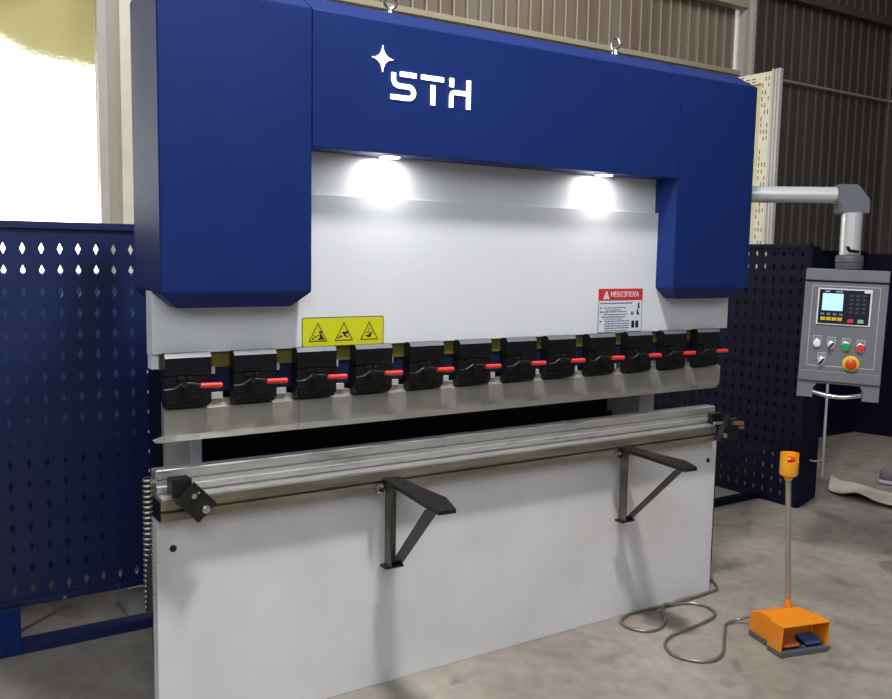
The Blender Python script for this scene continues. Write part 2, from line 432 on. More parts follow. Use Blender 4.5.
# right guard
RX = 4.06
g = thing('guard_fence', 'shade-toned navy perforated guard fence right of the press, behind the foot pedal', 'fence', (RX, 1.2, 0))
b = MB(); perf(b, .655, 2.25, .02, 1.60, .68, .03, .066, .078, .0095, .021, lambda u, v, w: (RX+w, u, v), .003)
b.build('perforated_panel', M['fence_shaded'], g)
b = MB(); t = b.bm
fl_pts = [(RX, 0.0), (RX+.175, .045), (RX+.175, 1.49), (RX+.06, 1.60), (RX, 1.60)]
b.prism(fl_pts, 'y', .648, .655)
b.build('side_flange', M['fence_shaded'], g)
MB().box(RX-.012, RX+.02, .655, 2.25, 1.59, 1.612).build('top_rail', M['fence_shaded'], g)
MB().box(3.2, RX, .92, .98, 0, .035, .003).build('foot_rail', M['fence_shaded'], g)
MB().box(RX-.01, RX+.03, .66, 2.25, 0, .03).build('bottom_rail', M['fence_shaded'], g)
MB().box(4.22, 4.235, .70, 2.25, .30, 1.43).build('inner_panel', M['fence_shaded'], g)
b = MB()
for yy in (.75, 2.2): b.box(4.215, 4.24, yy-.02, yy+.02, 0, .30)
b.each('post', M['fence_shaded'], g)
b = MB(); b.cyl((4.25, .62, .19), (4.25, .62, .86), .0085); b.cyl((4.25, .62, .86), (4.22, .648, .86), .006)
lr = b.build('latch_rod', M['alu'], g, smooth=40)
MB().cyl((4.16, .62, .29), (4.25, .62, .285), .006).cyl((4.16,.62,.29),(4.16,.65,.29),.006).build('latch_peg', M['alu'], lr)
# far guard
g = thing('guard_screen', 'dark blue sheet metal guard screen standing far behind the pendant box', 'screen', (6.3, 1.95, 0))
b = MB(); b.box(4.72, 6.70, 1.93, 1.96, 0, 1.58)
b.build('front_panel', M['fence_shaded'], g)
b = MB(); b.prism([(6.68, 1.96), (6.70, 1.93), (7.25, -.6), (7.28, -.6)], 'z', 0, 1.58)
b.build('side_panel', M['fence_shaded'], g)
MB().box(4.10, 5.2, 2.52, 2.55, 0, 1.58).build('rear_panel', M['fence_shaded'], g)
b = MB(); b.box(4.72, 6.70, 1.92, 1.97, 1.575, 1.6); b.build('top_rail', M['fence_shaded'], g)

# wrapped frame behind right end
g = thing('window_frame', 'tall cream and white wrapped window frame standing behind the right end of the press', 'window frame', (4.6, 1.7, 0))
fx = 4.6
b = MB()
b.box(fx, fx+.05, 1.42, 1.50, 0, 2.80).box(fx, fx+.05, 1.50, 2.35, 2.73, 2.80).box(fx, fx+.05, 2.35, 2.46, 0, 2.80)
fr = b.build('frame', M['cream'], g)
b = MB()
b.prism([(fx+.03,1.419),(fx,1.419),(fx,1.402),(fx+.012,1.400),(fx+.012,1.392),(fx,1.390),(fx,1.376),(fx+.012,1.374),(fx+.012,1.366),(fx,1.364),(fx,1.350),(fx+.03,1.350)], 'z', 0, 2.812)
b.build('edge_profile', M['frame_pvc'], g)
MB().box(fx+.02, fx+.03, 1.50, 2.35, 0, 2.73).build('sheet', M['creamglass'], g)
b = MB(); rr = random.Random(3)
for k in range(44):
    z = 2.76-k*.045; 
    for yy in (1.437, 1.462, 1.487):
        if rr.random() < .6: b.box(fx-.001, fx, yy-.004, yy+.004, z-.012-rr.random()*.01, z+.01)
for k in range(14):
    yy = 1.55+k*.05
    for z in (2.745, 2.765, 2.785):
        if rr.random() < .6: b.box(fx-.001, fx, yy, yy+.03, z-.004, z+.004)
b.build('film_print', M['film_ink'], fr)

# ---------------------------------------------------------------- press brake
XA, XD = -.008, 2.508; XB, XC = .454, 2.046
FD = -.1173; Z1 = 1.396; ZC = 1.834; ZT = 2.239
pb = thing('press_brake', 'large blue and white hydraulic press brake with glowing sign on its top beam', 'press brake', (1.25, 0, 0))
# bed
b = MB(); b.box(0, 2.5, 0, .05, 0, .72, .003)
bed = b.build('bed_plate', M['white_old'], pb)
b = MB()
for x in (.05, 2.448): b.cyl((x, -.001, .617), (x, .004, .617), .011)
b.each('bolt_hole', M['black_matte'], bed)
def side_frame(x0, x1, m, yb=.42):
    pts = [(.29, 0), (yb, 0), (yb, 2.2), (.06, 2.2), (.06, 1.45), (.29, 1.25)]
    MB().prism(pts, 'x', x0, x1).build('side_frame', m, pb)
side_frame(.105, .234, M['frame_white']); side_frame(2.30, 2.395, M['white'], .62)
MB().box(.198, .234, .283, .289, .3, 1.2).build('frame_edge_strip', M['white'], pb)
# back gauge (dark) between frames
b = MB(); b.box(.236, 2.296, .50, .56, .3, 1.25)
bg = b.build('back_gauge', M['black_matte'], pb)
MB().box(.236, 2.296, .46, .50, .74, .78).build('gauge_beam', M['fence_shaded'], bg)
MB().box(.50, 2.0, .56, 1.35, 0, 2.1, .01).build('rear_body', M['fence'], pb)
MB().box(.17, .50, 1.05, 1.25, 0, .12, .004).build('rear_foot', M['frame_white'], pb)
MB().box(.097, .1045, .285, .42, .1, 1.38).build('dark_side_sheet', M['fence_shaded'], pb)  # dark sheet added to darken the frame's left face
# table T-slot bar
b = MB(); b.prism([(-.055,.719),(-.055,.743),(-.042,.745),(-.042,.751),(-.055,.753),(-.055,.782),(.05,.782),(.05,.719)], 'x', 0, 2.425)
b.build('table_bar', M['tslot'], pb)
MB().box(-.003, .0, -.054, .05, .720, .781).build('bar_end_cap', M['black'], pb)
# ram
ram = MB().box(-.007, 2.507, -.02, .04, 1.213, 1.70, .002).build('ram_plate', M['white'], pb)
MB().box(.01, 2.49, .0, .04, 1.70, 2.1).build('upper_plate', M['white'], pb)
MB().box(-.006, .014, -.006, .035, 1.168, 1.213).build('ram_tab', M['white'], pb)
MB().box(.015, 2.48, -.005, .035, 1.165, 1.213).build('clamp_rail', M['olive'], pb)
MB().box(.03, 2.48, 0, .03, 1.088, 1.165).build('crowning_strip', M['dull_navy'], pb)
# covers
def cover(x0, x1, label):
    c = .055; cz = .045; yb = .155
    bm = bmesh.new()
    def ring(a, b_, yf, z): return [bm.verts.new(p) for p in ((a, yf, z), (b_, yf, z), (b_, yb, z), (a, yb, z))]
    r0 = ring(x0+c, x1-c, FD+c*.55, Z1-cz); r1 = ring(x0, x1, FD, Z1); r2 = ring(x0, x1, FD, ZT); r3 = ring(x0+(.04 if x0 < 1 else 0), x1-(.04 if x0 > 1 else 0), FD+.085, ZT+.055)
    bm.faces.new(r0[::-1]); bm.faces.new(r3)
    for A, B_ in ((r0, r1), (r1, r2), (r2, r3)):
        for i in range(4): bm.faces.new((A[i], A[(i+1) % 4], B_[(i+1) % 4], B_[i]))
    bmesh.ops.recalc_face_normals(bm, faces=bm.faces)
    bmesh.ops.bevel(bm, geom=bm.edges[:], offset=.003, segments=2, affect='EDGES')
    b = MB(); b.add(bm); return b.build('cylinder_cover', M['blue'], pb)
cover(XA, XB-.0015, ''); cover(XC+.0015, XD, '')
b = MB(); b.prism([(FD, ZC), (FD, ZT), (FD+.085, ZT+.055), (.11, ZT+.055), (.11, ZC+.03), (-.002, ZC+.03), (-.002, ZC)], 'x', XB+.0015, XC-.0015, .0025)
beam = b.build('top_beam', M['blue'], pb)
# sign
def stroke(b, pts, w, y0, y1):
    P = [Vector((p[0], p[1])) for p in pts]; Lf = []; Rt = []
    for i, p in enumerate(P):
        d1 = (P[i]-P[i-1]).normalized() if i else (P[1]-P[0]).normalized()
        d2 = (P[i+1]-P[i]).normalized() if i < len(P)-1 else d1
        n = (Vector((-d1.y, d1.x))+Vector((-d2.y, d2.x))).normalized()
        k = 1/max(.5, n.dot(Vector((-d1.y, d1.x))))
        Lf.append(p+n*w/2*k); Rt.append(p-n*w/2*k)
    t = bmesh.new()
    va = [[t.verts.new((q.x, y, q.y)) for q in S] for S in (Lf, Rt) for y in (y0, y1)]
    n = len(P)
    for i in range(n-1):
        t.faces.new((va[0][i], va[0][i+1], va[2][i+1], va[2][i])); t.faces.new((va[1][i], va[3][i], va[3][i+1], va[1][i+1]))
        t.faces.new((va[0][i], va[1][i], va[1][i+1], va[0][i+1])); t.faces.new((va[2][i], va[2][i+1], va[3][i+1], va[3][i]))
    t.faces.new((va[0][0], va[2][0], va[3][0], va[1][0])); t.faces.new((va[0][-1], va[1][-1], va[3][-1], va[2][-1]))
    bmesh.ops.recalc_face_normals(t, faces=t.faces); b.add(t)
sy0, sy1 = FD-.004, FD-.0005
b = MB()
star = []
for k in range(4):
    tips = [(.693, 2.165), (.732, 2.125), (.693, 2.083), (.654, 2.125)]
    a = Vector(tips[k]); c = Vector(tips[(k+1) % 4]); m = Vector((.693, 2.125)); 
    for q in range(5):
        s_ = q/5; p = a*(1-s_)**2+(m*.85+(a+c)/2*.15)*2*s_*(1-s_)+c*s_*s_
        star.append((p.x, p.y))
b.prism(star, 'y', sy0, sy1); b.build('sign_star', M['glow'], beam)
W_ = .0215
b = MB(); stroke(b, [(.757,2.0855),(.817,2.0855)], .0150, sy0, sy1)
S_ = [Vector((.733,2.087)), Vector((.733,2.064)), Vector((.739,2.053)), Vector((.752,2.048)), Vector((.788,2.048))]
cx_, cz_, R_ = .790, 2.030, .018
S_ += [Vector((cx_+R_*math.sin(a), cz_+R_*math.cos(a))) for a in (0.4, .9, 1.4, 1.75, 2.25, 2.75)] + [Vector((.788,2.012)), Vector((.723,2.012))]
stroke(b, S_, .0150, sy0, sy1); b.build('sign_letter', M['glow'], beam)['label'] = 'glowing white letter S'
b = MB(); stroke(b, [(.836,2.0855),(.922,2.0855)], .0150, sy0, sy1); stroke(b, [(.881,2.064),(.881,2.001)], .0160, sy0, sy1)
b.build('sign_letter', M['glow'], beam)['label'] = 'glowing white letter T'
b = MB(); stroke(b, [(.954,2.095),(.954,2.067)], .0160, sy0, sy1); stroke(b, [(.953,2.001),(.953,2.038),(.957,2.047),(.966,2.0505),(1.013,2.0505)], .0145, sy0, sy1)
stroke(b, [(1.022,2.095),(1.022,2.001)], .0160, sy0, sy1); b.build('sign_letter', M['glow'], beam)['label'] = 'glowing white letter H'
# eye bolts
for x, y, a in ((.788, -.0, .3), (1.778, -.02, 1.5)):
    b = MB(); b.cyl((x, y, ZT+.054), (x, y, ZT+.066), .016); b.cyl((x, y, ZT+.064), (x, y, ZT+.078), .006)
    b.torus(.021, .0048, Matrix.Translation((x, y, ZT+.098)) @ Matrix.Rotation(-a, 4, 'Z') @ Matrix.Rotation(PI/2, 4, 'X'))
    b.build('lifting_eye', M['chrome'], pb, smooth=40)
# work lamps under the beam
LAMPS = [(.757, -.060), (1.702, -.060)]
for x, y in LAMPS:
    l = MB().lathe([(.038, ZC+.001), (.038, ZC-.003), (.034, ZC-.005)], mtx=Matrix.Translation((x, y, 0))).build('work_lamp', M['chrome'], pb, smooth=40)
    MB().cyl((x, y, ZC-.004), (x, y, ZC-.0075), .031).build('lens', M['led'], l)
# clamps
def clamp_build():
    x0 = 0.0
    b = MB(); b.prism([(-.012,1.150),(-.05,1.150),(-.053,1.154),(-.053,1.203),(-.044,1.216),(-.012,1.216)], 'x', x0+.019, x0+.157)
    b.prism([(x0+.020,1.056),(x0+.146,1.056),(x0+.157,1.070),(x0+.157,1.148),(x0+.020,1.148)], 'y', -.050, -.012)
    b.box(x0+.03, x0+.13, -.054, -.05, 1.07, 1.085, .002)
    body = b.build('punch_clamp', M['black'], pb)
    MB().prism([(-.0537,1.2030),(-.0445,1.2167),(-.043,1.2155),(-.0525,1.2022)], 'x', x0+.020, x0+.156).build('top_edge', M['clampgrey'], body)
    MB().box(x0+.055, x0+.075, -.058, -.05, 1.137, 1.149, .002).box(x0+.085, x0+.098, -.058, -.05, 1.137, 1.149, .002).each('adjusting_screw', M['dark_steel'], body)
    b = MB()
    for xx, zz in ((x0+.022, 1.19), (x0+.125, 1.19), (x0+.03, 1.075), (x0+.085, 1.078)): b.cyl((xx, -.0575, zz), (xx, -.05, zz), .0035, seg=10)
    b.each('bolt', M['dark_steel'], body)
    P = spline([(x0+.012,-.063,1.112),(x0+.04,-.064,1.114),(x0+.062,-.068,1.127),(x0+.09,-.072,1.129),(x0+.125,-.076,1.121)], 4)
    lv = MB().tube(P, .0042, 8).cyl((x0+.07,-.05,1.126),(x0+.07,-.075,1.126),.009).build('lever', M['dark_steel'], body, smooth=50)
    MB().cyl((x0+.113,-.0745,1.1215), (x0+.180,-.080,1.1205), .0078, .0088, seg=14, bev=.003).build('grip', M['red'], body, smooth=50)
    MB().box(x0+.160, x0+.180, -.018, -.004, 1.146, 1.168, .002).build('square_nut', M['frame_white'], body)
    MB().box(x0+.155, x0+.205, -.012, -.002, 1.068, 1.088, .001).build('wedge_plate', M['frame_white'], body)
    return body
c0 = clamp_build()
CX = [.000, .208, .414, .622, .829, 1.034, 1.243, 1.437, 1.646, 1.853, 2.058, 2.264]
for i, x in enumerate(CX):
    if i == 0: c0.location.x += x; continue
    c = c0.copy(); COL.objects.link(c); c.parent = pb; c.location.x = c0.location.x+x-CX[0]
    for ch in c0.children:
        if i == 11 and ch.name.startswith(('square_nut', 'wedge_plate')): continue
        d = ch.copy(); COL.objects.link(d); d.parent = c
# stickers
def rrect(x0, x1, z0, z1, r, n=4):
    P = []
    for cx, cz, a0 in ((x1-r, z1-r, 0), (x0+r, z1-r, PI/2), (x0+r, z0+r, PI), (x1-r, z0+r, 1.5*PI)):
        for k in range(n+1): a = a0+PI/2*k/n; P.append((cx+r*math.cos(a), cz+r*math.sin(a)))
    return P
SY = -.0202
b = MB(); b.prism(rrect(.463,.761,1.2135,1.309,.006), 'y', SY-.0012, SY)
st = b.build('warning_sticker', M['ink'], pb)
b = MB(); b.prism(rrect(.4655,.7585,1.216,1.3065,.005), 'y', SY-.0016, SY-.0003); st2 = b.build('yellow_field', M['yellow'], st)
def ring_tri(b, tri, w, y0, y1):
    c = Vector((sum(p[0] for p in tri)/3, sum(p[1] for p in tri)/3))
    for i in range(3):
        a = Vector(tri[i]); d = Vector(tri[(i+1) % 3])
        b.prism([tuple(a), tuple(d), tuple(d+(c-d)*w), tuple(a+(c-a)*w)], 'y', y0, y1)
b = MB(); ya, yb_ = SY-.0022, SY-.0015
for cx in (.519, .612, .706):
    ring_tri(b, [(cx, 1.292), (cx-.0335, 1.231), (cx+.0335, 1.231)], .13, ya, yb_)
c = .519   # person caught at a machine
b.prism([(c-.003,1.237),(c+.024,1.237),(c+.017,1.246),(c+.013,1.256),(c+.005,1.253),(c+.007,1.244)], 'y', ya, yb_)
b.cyl((c+.008, ya, 1.261), (c+.008, yb_, 1.261), .0045, seg=12); stroke(b, [(c+.004,1.252),(c-.010,1.245),(c-.016,1.252)], .003, ya, yb_)
stroke(b, [(c-.022,1.237),(c-.018,1.243),(c-.014,1.237)], .0025, ya, yb_)
c = .612   # bent hand over rollers
b.prism([(c-.008,1.259),(c+.012,1.262),(c+.018,1.256),(c+.006,1.252),(c+.010,1.244),(c+.005,1.243),(c-.002,1.252)], 'y', ya, yb_)
stroke(b, [(c-.021,1.238),(c-.012,1.247),(c-.006,1.243)], .004, ya, yb_)
stroke(b, [(c+.010,1.240),(c+.016,1.247)], .003, ya, yb_)
c = .706   # pierced hand
b.prism([(c-.014,1.247),(c-.002,1.246),(c+.012,1.262),(c+.009,1.248),(c+.003,1.238),(c-.004,1.240),(c-.012,1.243)], 'y', ya, yb_)
stroke(b, [(c,1.272),(c-.002,1.256),(c+.001,1.24)], .0025, ya, yb_); stroke(b, [(c-.012,1.252),(c-.006,1.258)], .003, ya, yb_)
b.build('pictogram', M['ink'], st2)
b = MB(); b.prism(rrect(1.732,1.974,1.2165,1.392,.002), 'y', SY-.001, SY); st = b.build('instruction_sticker', M['textgrey'], pb)
MB().prism(rrect(1.735,1.971,1.219,1.346,.002), 'y', SY-.0016, SY-.0003).build('white_field', M['paper'], st)
rf = MB().prism(rrect(1.732,1.974,1.345,1.392,.002), 'y', SY-.002, SY-.0003).build('red_header', M['redsign'], st)
b = MB(); b.prism([(1.756,1.351),(1.790,1.351),(1.773,1.384)], 'y', SY-.0026, SY-.0021)
b.build('warning_triangle', M['paper'], st)
MB().box(1.771,1.775,SY-.003,SY-.0025,1.361,1.374).box(1.771,1.775,SY-.003,SY-.0025,1.355,1.358).build('exclamation_mark', M['redsign'], st)
me = text_mesh('НЕБЕЗПЕКА', .029)
me.transform(Matrix.Translation((1.873, SY-.0027, 1.3675)) @ FACE_Y @ Matrix.Scale(.92, 4, (1,0,0)))
b = MB(); b.bm.from_mesh(me); b.build('header_text', M['paper'], st)
b = MB(); rr = random.Random(5)
ty0, ty1 = SY-.0022, SY-.0015
rows = [(1.742,1.915,1.334,.0045),(1.760,1.885,1.316,.004),(1.775,1.850,1.307,.003),(1.752,1.885,1.300,.004),(1.760,1.892,1.289,.004),(1.750,1.880,1.279,.004),(1.765,1.865,1.270,.003),
        (1.768,1.900,1.262,.004),(1.768,1.905,1.252,.004),(1.768,1.900,1.243,.004),(1.768,1.905,1.234,.004),(1.772,1.890,1.2245,.003)]
for a, e, z, h in rows:
    x = a
    while x < e:
        wd = rr.uniform(.008, .022); b.box(x, min(x+wd, e), ty0, ty1, z-h/2, z+h/2); x += wd+.003
for z in (1.316, 1.300, 1.262): b.box(1.740, 1.750, ty0, ty1, z-.003, z+.003)
b.build('print_line', M['textgrey'], st)
b = MB(); b.prism(rrect(1.915,1.932,1.232,1.262,.006), 'y', ty0, ty1).prism(rrect(1.938,1.955,1.232,1.262,.006), 'y', ty0, ty1)
b.cyl((1.953,ty0,1.330),(1.953,ty1,1.330),.005).prism([(1.947,1.312),(1.960,1.312),(1.957,1.325),(1.949,1.325)],'y',ty0,ty1)
b.cyl((1.947,ty0,1.305),(1.947,ty1,1.305),.004).prism([(1.943,1.286),(1.960,1.286),(1.955,1.292),(1.951,1.301),(1.944,1.301)],'y',ty0,ty1)
b.box(1.912,1.916,ty0,ty1,1.284,1.300).box(1.921,1.925,ty0,ty1,1.284,1.300).box(1.912,1.925,ty0,ty1,1.290,1.293)
b.build('pictogram', M['ink'], st)
# die end fixtures
def rot_plate(name, cx, cz, y0, y1, s1, s2, ang, m):
    b = MB(); b.box(-s1/2, s1/2, y0, y1, -s2/2, s2/2, .002)
    b.bm.transform(Matrix.Translation((cx, 0, cz)) @ Matrix.Rotation(ang, 4, 'Y')); return b
b = MB(); b.box(.026, .084, -.085, -.03, .797, .848, .002)
e1 = b.build('end_stop', M['black'], pb); e1['label'] = 'black clamping block at the left end of the table'
b = rot_plate('p', .093, .777, -.098, -.086, .098, .078, math.radians(47), M['black']); pl = b.build('stop_plate', M['charcoal'], e1)
b = MB(); b.cyl((.083, -.108, .800), (.083, -.098, .800), .008).cyl((.117, -.112, .757), (.117, -.098, .757), .0125).cyl((.117, -.12, .757), (.117, -.112, .757), .007)
b.cyl((.098, -.104, .808), (.098, -.098, .808), .004); b.each('bolt', M['chrome'], e1, smooth=40)
b = MB(); b.box(2.428, 2.50, -.03, .0, .79, .835, .004).box(2.43, 2.54, -.09, -.05, .722, .765, .004)
e2 = b.build('end_stop', M['black'], pb); e2['label'] = 'black clamping block at the right end of the table'
b = MB(); b.box(-.045, .045, -.016, .016, -.0075, .0075, .002)
b = MB(); b.box(-.062, .062, -.10, -.072, -.006, .006, .002); b.bm.transform(Matrix.Translation((2.43, 0, .783)) @ Matrix.Rotation(-math.radians(62), 4, 'Y')); b.build('stop_plate', M['charcoal'], e2)
b = MB(); b.box(2.455, 2.535, -.085, -.06, .765, .815, .004); b.build('pivot_block', M['black_matte'], e2)
MB().cyl((2.375, -.085, .806), (2.43, -.085, .803), .0075).cyl((2.425,-.11,.752),(2.425,-.1,.752),.011).each('bolt', M['chrome'], e2, smooth=40)
MB().cyl((2.48, -.10, .800), (2.545, -.10, .795), .009).build('bolt', M['brass'], e2, smooth=40)
MB().cyl((2.53, -.09, .775), (2.565, -.09, .772), .007).build('bolt', M['brass'], e2, smooth=40)
MB().box(2.502, 2.53, .02, .06, .12, .70).build('side_bracket', M['black_matte'], pb)
MB().box(.03, 2.48, .05, .11, 0, .70).build('bed_back', M['black_matte'], pb)

# tooling held by / resting on the press
def punch(x0, x1, label, horn=False):
    b = MB(); b.prism([(-.004,1.068),(-.004,1.052),(-.022,1.046),(-.022,.970),(-.004,.946),(.002,.946),(.004,.985),(.004,1.068)], 'x', x0, x1, .0008)
    if horn: b.prism([(x0,.968),(x0-.030,.958),(x0-.026,.952),(x0,.948)], 'y', -.022, -.006)
    o = b.build('punch', M['punch']); tag(o, label, 'tool', 'punch sections held in the clamps')
    return o
punch(.022, .452, 'steel punch section under the first two clamps, leftmost with a pointed horn', True)
punch(.453, 1.206, 'long steel punch section second from the left, below the yellow warning sticker')
punch(1.207, 1.90, 'steel punch section third from the left, right of the machine middle')
punch(1.901, 2.472, 'dark steel punch section at the right end, below the instruction sticker')
b = MB(); b.prism([(0,.783),(0,.797),(-.006,.797),(-.006,.812),(.002,.814),(.002,.825),(.022,.826),(.022,.831),(.010,.832),(.010,.857),(.014,.860),(.030,.860),(.032,.852),(.038,.852),(.040,.860),(.056,.860),(.056,.783)], 'x', .003, 2.49)
b.build('die_block', M['steel']); tag(bpy.data.objects['die_block'], 'long bright steel V-die lying on the press table', 'die')
b = MB(); b.prism([(-.050,.7825),(-.050,.788),(-.012,.790),(-.008,.790),(-.008,.7825)], 'x', .004, 2.42)
b.build('die_rail', M['steel']); tag(bpy.data.objects['die_rail'], 'low steel rail along the table in front of the V-die', 'rail')

# support arms
def support_arm(x, zt, tip, label):
    g = thing('support_arm', label, 'support arm', (x, -.05, zt-.3), group='front sheet support arms')
    sh = [(x-.005,-.052),(x+.062,-.052),(x+.052,-.22),(x+.055,-.36),(x+.010,tip),(x-.050,tip+.005),(x-.040,-.36),(x-.012,-.16)]
    b = MB(); b.prism(sh, 'z', zt-.014, zt, .001); b.build('shelf', M['charcoal'], g)
    b = MB(); b.prism([(x+.004,-.10),(x+.010,-.10),(x+.010,-.066),(x+.046,-.066),(x+.046,-.06),(x+.004,-.06)], 'z', zt-.30, zt-.014, .001)
    b.build('upright', M['upright'], g)
    b = MB()
    t = bmesh.new(); A = [(x+.018,-.085,zt-.297),(x+.064,-.085,zt-.297),(x+.012,-.40,zt-.014),(x-.042,-.40,zt-.014)]
    Vs = [t.verts.new(p) for p in A]+[t.verts.new((p[0], p[1]+.012, p[2]-.006)) for p in A]
    for f in ((0,1,2,3),(7,6,5,4),(0,4,5,1),(1,5,6,2),(2,6,7,3),(3,7,4,0)): t.faces.new([Vs[i] for i in f])
    bmesh.ops.recalc_face_normals(t, faces=t.faces); b.add(t)
    b.build('brace', M['charcoal'], g)
    MB().box(x-.012, x+.058, -.10, -.058, zt-.305, zt-.297).build('foot_plate', M['charcoal'], g)
    b = MB(); b.box(x-.035, x-.012, -.08, -.058, zt-.045, zt-.012, .002); sl = b.build('slide_block', M['chrome'], g)
    MB().cyl((x-.024, -.092, zt-.03), (x-.024, -.08, zt-.03), .008).build('bolt', M['dark_steel'], sl)
    b = MB(); b.cyl((x+.02, -.40, zt-.024), (x+.02, -.40, zt-.014), .009).cyl((x+.03, -.15, zt), (x+.03, -.15, zt+.002), .006).cyl((x+.01, -.42, zt), (x+.01, -.42, zt+.002), .006)
    b.each('bolt', M['black_matte'], g)
support_arm(.747, .760, -.482, 'black triangular support arm with shelf, nearer one left of the table middle')
support_arm(1.842, .752, -.452, 'black triangular support arm with shelf, near the right end of the table')

# spiral conduit at left end
b = MB(); cxx, cyy = -.03, -.026
for k in range(25):
    z = .845-k*.0160; b.torus(.0115, .0040, Matrix.Translation((cxx, cyy+.0004*k, z)), seg=14, rs=6)
sp = b.build('spiral_conduit', M['conduit'], None, smooth=50); tag(sp, 'vertical ribbed metal spiral conduit hanging at the left end of the press', 'conduit')
MB().cyl((cxx, cyy, .445), (cxx, cyy, .855), .0098, seg=12).build('core_hose', M['black_matte'], sp)
MB().box(-.022, .0, -.032, -.014, .835, .848, .002).build('fitting', M['chrome'], sp)

# ---------------------------------------------------------------- control pendant
AX = Vector((3.068, -.222, 0)); ez = 1.815
g = thing('control_pendant', 'grey control box with buttons hanging from a swinging arm at the press right side', 'control panel', (AX.x, AX.y, 1.2))
ad = Vector((.766, -.643, 0))
el = Vector((AX.x+.012, AX.y+.028, ez))
p0 = el-ad*.62; p1 = el-ad*.05
b = MB(); b.cyl(p0, p1, .037, seg=32); b.build('arm_tube', M['alu'], g, smooth=40)
b = MB(); b.cyl((p0.x, p0.y, ez-.09), (p0.x, p0.y, ez+.06), .05, seg=28).box(2.40, 2.62, p0.y-.03, p0.y+.03, ez-.05, ez+.03)
b.build('pivot_mount', M['elbow'], g, smooth=40)
# elbow: prism in plane of arm
side = Vector((-ad.y, ad.x, 0)) 
def P2(u, v, w): q = el+ad*u+side*w; return Vector((q.x, q.y, ez+v))
prof = [(-.055,-.045),(-.045,-.045),(-.045,-.085),(.085,-.085),(.085,-.022),(.03,.047),(-.055,.047)]
t = bmesh.new(); hw = .047
A = [t.verts.new(P2(u, v, -hw)) for u, v in prof]; B_ = [t.verts.new(P2(u, v, hw)) for u, v in prof]
t.faces.new(A); t.faces.new(B_[::-1])
for i in range(len(prof)): t.faces.new((A[i], B_[i], B_[(i+1) % len(prof)], A[(i+1) % len(prof)]))
bmesh.ops.recalc_face_normals(t, faces=t.faces); bmesh.ops.bevel(t, geom=t.edges[:], offset=.006, segments=2, affect='EDGES')
MB().add(t).build('elbow', M['elbow'], g, smooth=40)
vt = Vector((AX.x+.010, AX.y, 0))
MB().cyl((vt.x, vt.y, 1.50), (vt.x, vt.y, ez-.08), .045, seg=32).build('vertical_tube', M['alu'], g, smooth=40)
MB().lathe([(.050,1.476),(.058,1.482),(.060,1.505),(.057,1.508),(.060,1.512),(.060,1.535),(.056,1.542),(.046,1.546)], mtx=Matrix.Translation((vt.x, vt.y, 0))).build('swivel_collar', M['pend_dark'], g, smooth=30)
MB().cyl((vt.x-.05, vt.y-.03, 1.565), (vt.x-.01, vt.y-.05, 1.56), .006).cyl((vt.x-.05,vt.y-.03,1.565),(vt.x-.075,vt.y-.035,1.578),.008).build('clamp_lever', M['black'], g)
# box with own frame: u across (0..BW), v down (0..BH), n toward viewer
BW, BH = .346, .592
wdir = Vector((.56, -.828, 0)).normalized(); nd = Vector((-wdir.y*-1*-1, 0, 0))
nd = Vector((wdir.y, -wdir.x, 0))            # points to the viewer side
roll = math.radians(1.2)
up = (Vector((0, 0, 1))*math.cos(roll)+wdir*math.sin(roll)); wd = (wdir*math.cos(roll)-Vector((0, 0, 1))*math.sin(roll))
O = Vector((vt.x-.008, vt.y, 1.478))-wd*BW*.5+nd*.055
BM = Matrix(((wd.x, up.x, nd.x, O.x), (wd.y, up.y, nd.y, O.y), (wd.z, up.z, nd.z, O.z), (0, 0, 0, 1)))
def L2(u, v): return (u*BW, -v*BH)
def pbuild(b, name, m, parent, **k): return b.build(name, m, parent, mtx=BM, **k)
def fprism(pts, w0, w1, bev=0): return MB().prism([L2(*p) for p in pts], 'z', w0, w1, bev)
hb = [(0,.10),(1,.10),(1,1.0),(.80,1.0),(.80,.925),(.76,.885),(.24,.885),(.20,.925),(.20,1.0),(0,1.0)]
body = pbuild(fprism(hb, -.11, 0, .002), 'box', M['pend'], g)
pbuild(fprism([(0,0),(1,0),(1,.088),(0,.088)], -.115, .010, .003), 'top_cap', M['pend'], g)
pbuild(fprism([(.0,.086),(1,.086),(1,.102),(0,.102)], -.11, -.003), 'gap_strip', M['black_matte'], g)
pbuild(MB().prism([(-.78*BH,0),(-.805*BH,.020),(-.865*BH,.020),(-.885*BH,0)], 'x', 0, 1) if False else fprism([(0,.785),(1,.785),(1,.868),(0,.868)], -.001, .012, .004), 'lower_ledge', M['pend'], g)
b = MB()
for q in (((.09,.125),(.91,.125),(.91,.130),(.09,.130)), ((.09,.745),(.91,.745),(.91,.750),(.09,.750)), ((.09,.125),(.097,.125),(.097,.75),(.09,.75)), ((.903,.125),(.91,.125),(.91,.75),(.903,.75))):
    b.prism([L2(*p) for p in q], 'z', 0, .001)
pbuild(b, 'border_line', M['pend_line'], body)
ct = pbuild(fprism([(.165,.145),(.815,.145),(.815,.425),(.165,.425)], 0, .006, .001), 'controller', M['panelwhite'], g)
pbuild(fprism([(.185,.155),(.795,.155),(.795,.415),(.185,.415)], .006, .0075), 'keypad_panel', M['panelblack'], ct)
scn = pbuild(fprism([(.225,.185),(.475,.185),(.475,.315),(.225,.315)], .0075, .009), 'screen', M['screen'], ct)
pbuild(fprism([(.72,.150),(.815,.150),(.815,.172),(.72,.172)], .0075, .0085), 'white_label', M['panelwhite'], ct)
b = MB(); b.box(0,0.001,0,0.001,0,.001)
b = MB()
for a, e in ((.25,.31),(.38,.46)): b.prism([L2(a,.165),L2(e,.165),L2(e,.173),L2(a,.173)], 'z', .0075, .0082)
pbuild(b, 'print_mark', M['pend_line'], ct)
